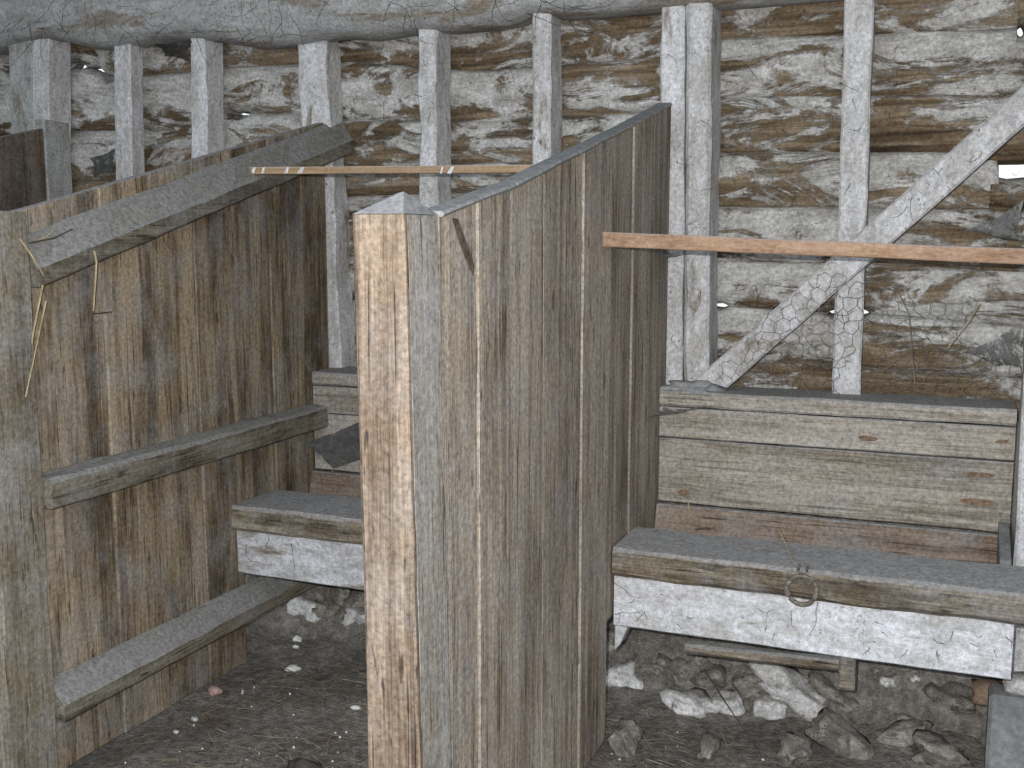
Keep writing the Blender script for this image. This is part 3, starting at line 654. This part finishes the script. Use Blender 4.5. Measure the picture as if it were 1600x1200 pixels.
hp = onY(1075, 622, 3.78)
tag(lump('dust_heap', (hp.x, 3.795, 1.068), 0.10, 0.04, 0.028, M_dust, seed=5, rough=0.4, sub=3), 'grey heap of dust and litter at the foot of the doubled posts', 'dust')
def strands(spots, Y, name, label, parent=None, r=0.0011):
    V, Fc = [], []
    for (x, y, L, a, seed) in spots:
        p = onY(x, y, Y); q = [p]; ang = a; n = 9; k = px2m(p)
        for i in range(n):
            ang += 0.9 * nz(i * 0.6, seed * 3.1)
            q.append(q[-1] + Vector((math.cos(ang), 0, -math.sin(ang))) * (L * k / n) + Vector((0, 0.004 * nz(i * .9, seed), 0)))
        vv, ff = tube(None, q, r, None, sides=3, r2=r * 0.5)
        o = len(V); V += vv; Fc += [tuple(o + t for t in g) for g in ff]
    return tag(mesh_obj(name, V, Fc, M_strand), label, 'cobweb', kind='stuff')
sps = [(random.uniform(-20, 900), 0, random.uniform(25, 90), random.choice([0.2, 0.5, 1.4, 1.6, 2.6, 3.0]) + random.uniform(-.4, .4), random.random() * 50) for i in range(75)]
sps = [(x, random.uniform(-10, 60 - max(0, x - 450) * 0.09), L, a, s) for x, y, L, a, s in sps]
strands(sps, 3.757, 'cobweb_strands', 'sooty cobweb strands hanging over the thick wall beam')
sps = [(random.uniform(1040, 1590), random.uniform(10, 600), random.uniform(12, 40), 1.5 + random.uniform(-1.2, 1.2), random.random() * 50) for i in range(60)] + \
      [(random.uniform(530, 830), random.uniform(60, 240), random.uniform(10, 35), 1.5 + random.uniform(-1, 1), random.random() * 50) for i in range(25)]
strands(sps, 3.838, 'cobweb_strands', 'short sooty cobweb strands on the log wall and studs')
sps = [(random.uniform(948, 1590), 0, random.uniform(8, 22), 1.5 + random.uniform(-1.3, 1.3), random.random() * 50) for i in range(26)]
sps = [(x, 915 + (x - 945) * 0.125 + random.uniform(0, 50), L, a, s) for x, y, L, a, s in sps] + [(1236, 955, 30, 1.5, 3), (1278, 940, 60, 1.7, 9), (952, 905, 60, 0.7, 12), (960, 960, 50, -0.5, 17), (385, 850, 60, 1.5, 4), (420, 840, 40, 1.4, 8), (455, 850, 45, 1.2, 21)]
strands(sps, 3.214, 'cobweb_strands', 'fine cobweb strands on the whitewashed manger boards')
sps = [(random.uniform(60, 480), 0, random.uniform(8, 30), 1.5 + random.uniform(-1, 1), random.random() * 40) for i in range(40)]

# ------------------------------------------------------------------ straw, twigs, litter
def straw(pts, label, r=0.0022, mat=None, name='straw_stalk', cat='straw', group='straw stalks caught on the woodwork'):
    return tag(tube(name, pts, r, mat or M_straw, sides=5, r2=r * 0.7), label, cat, group)
XS = XR + 0.008
straw([onX(147, 392, XS), onX(151, 410, XS + .006), onX(149, 440, XS + .004), onX(146, 486, XS)], 'pale straw stalk hanging straight down over the left top rail', 0.0035)
straw([onX(67, 445, XS), onX(52, 520, XS - .03), onX(50, 537, XS - .03)], 'straw stalk hanging below the rail close to the left post', 0.003)
straw([onX(72, 470, XS - .02), onX(58, 535, XS - .04), onX(40, 620, XS - .03)], 'longest straw stalk hanging beside the left post', 0.003)
straw([onX(30, 372, XS - .02), onX(50, 400, XS - .01), onX(68, 430, XS + .004)], 'bent straw stalk at the left post top', 0.0028)
straw([onX(44, 380, XS - .04), onX(70, 372, XS - .04), onX(90, 353, XS - .05)], 'straw stalk lying on the dusty left top rail', 0.0025)
straw([onX(44, 380, XS - .03), onX(85, 372, XS - .04), onX(113, 358, XS - .05)], 'dark twig lying on the left top rail behind a straw', 0.0022, M_twig, 'twig', 'twig')
straw([onX(146, 488, XS - .05), onX(143, 505, XS - .05), onX(143, 532, XS - .055)], 'dark twig hanging under the pale straw on the left partition', 0.0018, M_twig, 'twig', 'twig')
straw([onX(144, 490, XS - .05), onX(160, 489, XS - .05), onX(176, 487, XS - .055)], 'short dark twig sticking out sideways on the left partition', 0.0018, M_twig, 'twig', 'twig')
straw([onY(1216, 826, 3.40), onY(1228, 850, 3.30), onY(1241, 880, 3.19)], 'golden straw stalk leaning on the right manger shelf', 0.0028)
straw([onY(1075, 783, 3.70), onY(1077, 796, 3.68), onY(1080, 808, 3.66)], 'short straw stalk in the corner of the right manger', 0.0022)
straw([onY(1531, 474, 3.80), onY(1515, 500, 3.80), onY(1480, 545, 3.80)], 'slanting straw stalk caught in the netting near the end post', 0.0025)
straw([onY(1206, 1048, 3.42), onY(1240, 1096, 3.34), onY(1262, 1130, 3.27)][:0] + [onY(1100, 1046, 3.5), onY(1135, 1100, 3.42), onY(1190, 1180, 3.27)], 'thin dark stick leaning among the stones under the right manger', 0.0028, M_twig, 'stick', 'stick', None)
straw([onY(1405, 460, 3.80), onY(1420, 490, 3.80), onY(1424, 540, 3.80), onY(1430, 600, 3.80)], 'long dry stem hanging through the netting right of the crossed stud', 0.0022, M_strawd, 'dry_stem', 'stem', None)
# floor litter
V, Fc = [], []
for i in range(1500):
    x = random.uniform(-2.4, 0.3); y = random.uniform(1.7, 3.35); a = random.uniform(0, math.pi); L = random.uniform(0.02, 0.13)
    if -1.14 < x < -0.96 and y < 3.2: continue
    if x > 0.0 and y > 3.3: continue
    d = Vector((math.cos(a), math.sin(a), 0)) * L / 2
    p0 = Vector((x, y, 0)) - d; p1 = Vector((x, y, 0)) + d
    p0.z = ground(p0.x, p0.y) + 0.003 + random.random() * 0.006; p1.z = ground(p1.x, p1.y) + 0.003 + random.random() * 0.008
    vv, ff = tube(None, [p0, p1], random.uniform(0.0008, 0.0018), None, sides=3)
    o = len(V); V += vv; Fc += [tuple(o + t for t in g) for g in ff]
tag(mesh_obj('straw_litter', V, Fc, M_strawd), 'thin dirty straw litter scattered over the earth floor', 'straw', kind='stuff')
V, Fc = [], []
for i in range(260):
    x = random.uniform(-2.4, 0.3); y = random.uniform(2.0, 3.35); r = random.uniform(0.0015, 0.006)
    c = Vector((x, y, ground(x, y) + r * 0.4)); o = len(V)
    V += [c + Vector((r, 0, 0)), c + Vector((0, r, 0)), c + Vector((-r, .2 * r, 0)), c + Vector((0, -r, 0)), c + Vector((0, 0, r)), c - Vector((0, 0, r))]
    Fc += [tuple(o + t for t in g) for g in [(0, 1, 4), (1, 2, 4), (2, 3, 4), (3, 0, 4), (1, 0, 5), (2, 1, 5), (3, 2, 5), (0, 3, 5)]]
tag(mesh_obj('lime_crumbs', V, Fc, M_chip), 'white lime crumbs sprinkled over the earth floor', 'crumbs', kind='stuff')
for i, (x, y, w, h, m, lab) in enumerate([
        (457, 1037, 13, 6, M_chip, 'flat white lime chip in the middle of the left stall floor'),
        (464, 998, 8, 7, M_chip, 'small round lime chip near the white footing stones'),
        (336, 1076, 14, 10, M_pink, 'pinkish stone at the foot of the left partition'),
        (304, 1114, 7, 6, M_lime, 'pale pebble just in front of the pinkish stone'),
        (462, 1008, 6, 4, M_chip, 'tiny lime chip touching the small round chip'),
        (556, 1098, 10, 4, M_chip, 'curled white flake beside the pyramid-topped post'),
        (275, 1138, 5, 5, M_lime, 'tan pebble nearest the left partition skirting'),
        (475, 1196, 32, 20, M_twig, 'dark rounded lump at the bottom edge of the left stall floor')]):
    p = onZ(x, y, 0.01); k = px2m(p)
    p.z = ground(p.x, p.y) + h * k * 0.35
    tag(lump('stone' if m in (M_pink, M_lime, M_twig) else 'lime_chip', p, w * k, w * k * 0.7, h * k * 0.8, m, seed=i * 3.3 + 60, rough=0.3), lab, 'stone' if m in (M_pink, M_lime, M_twig) else 'chip')
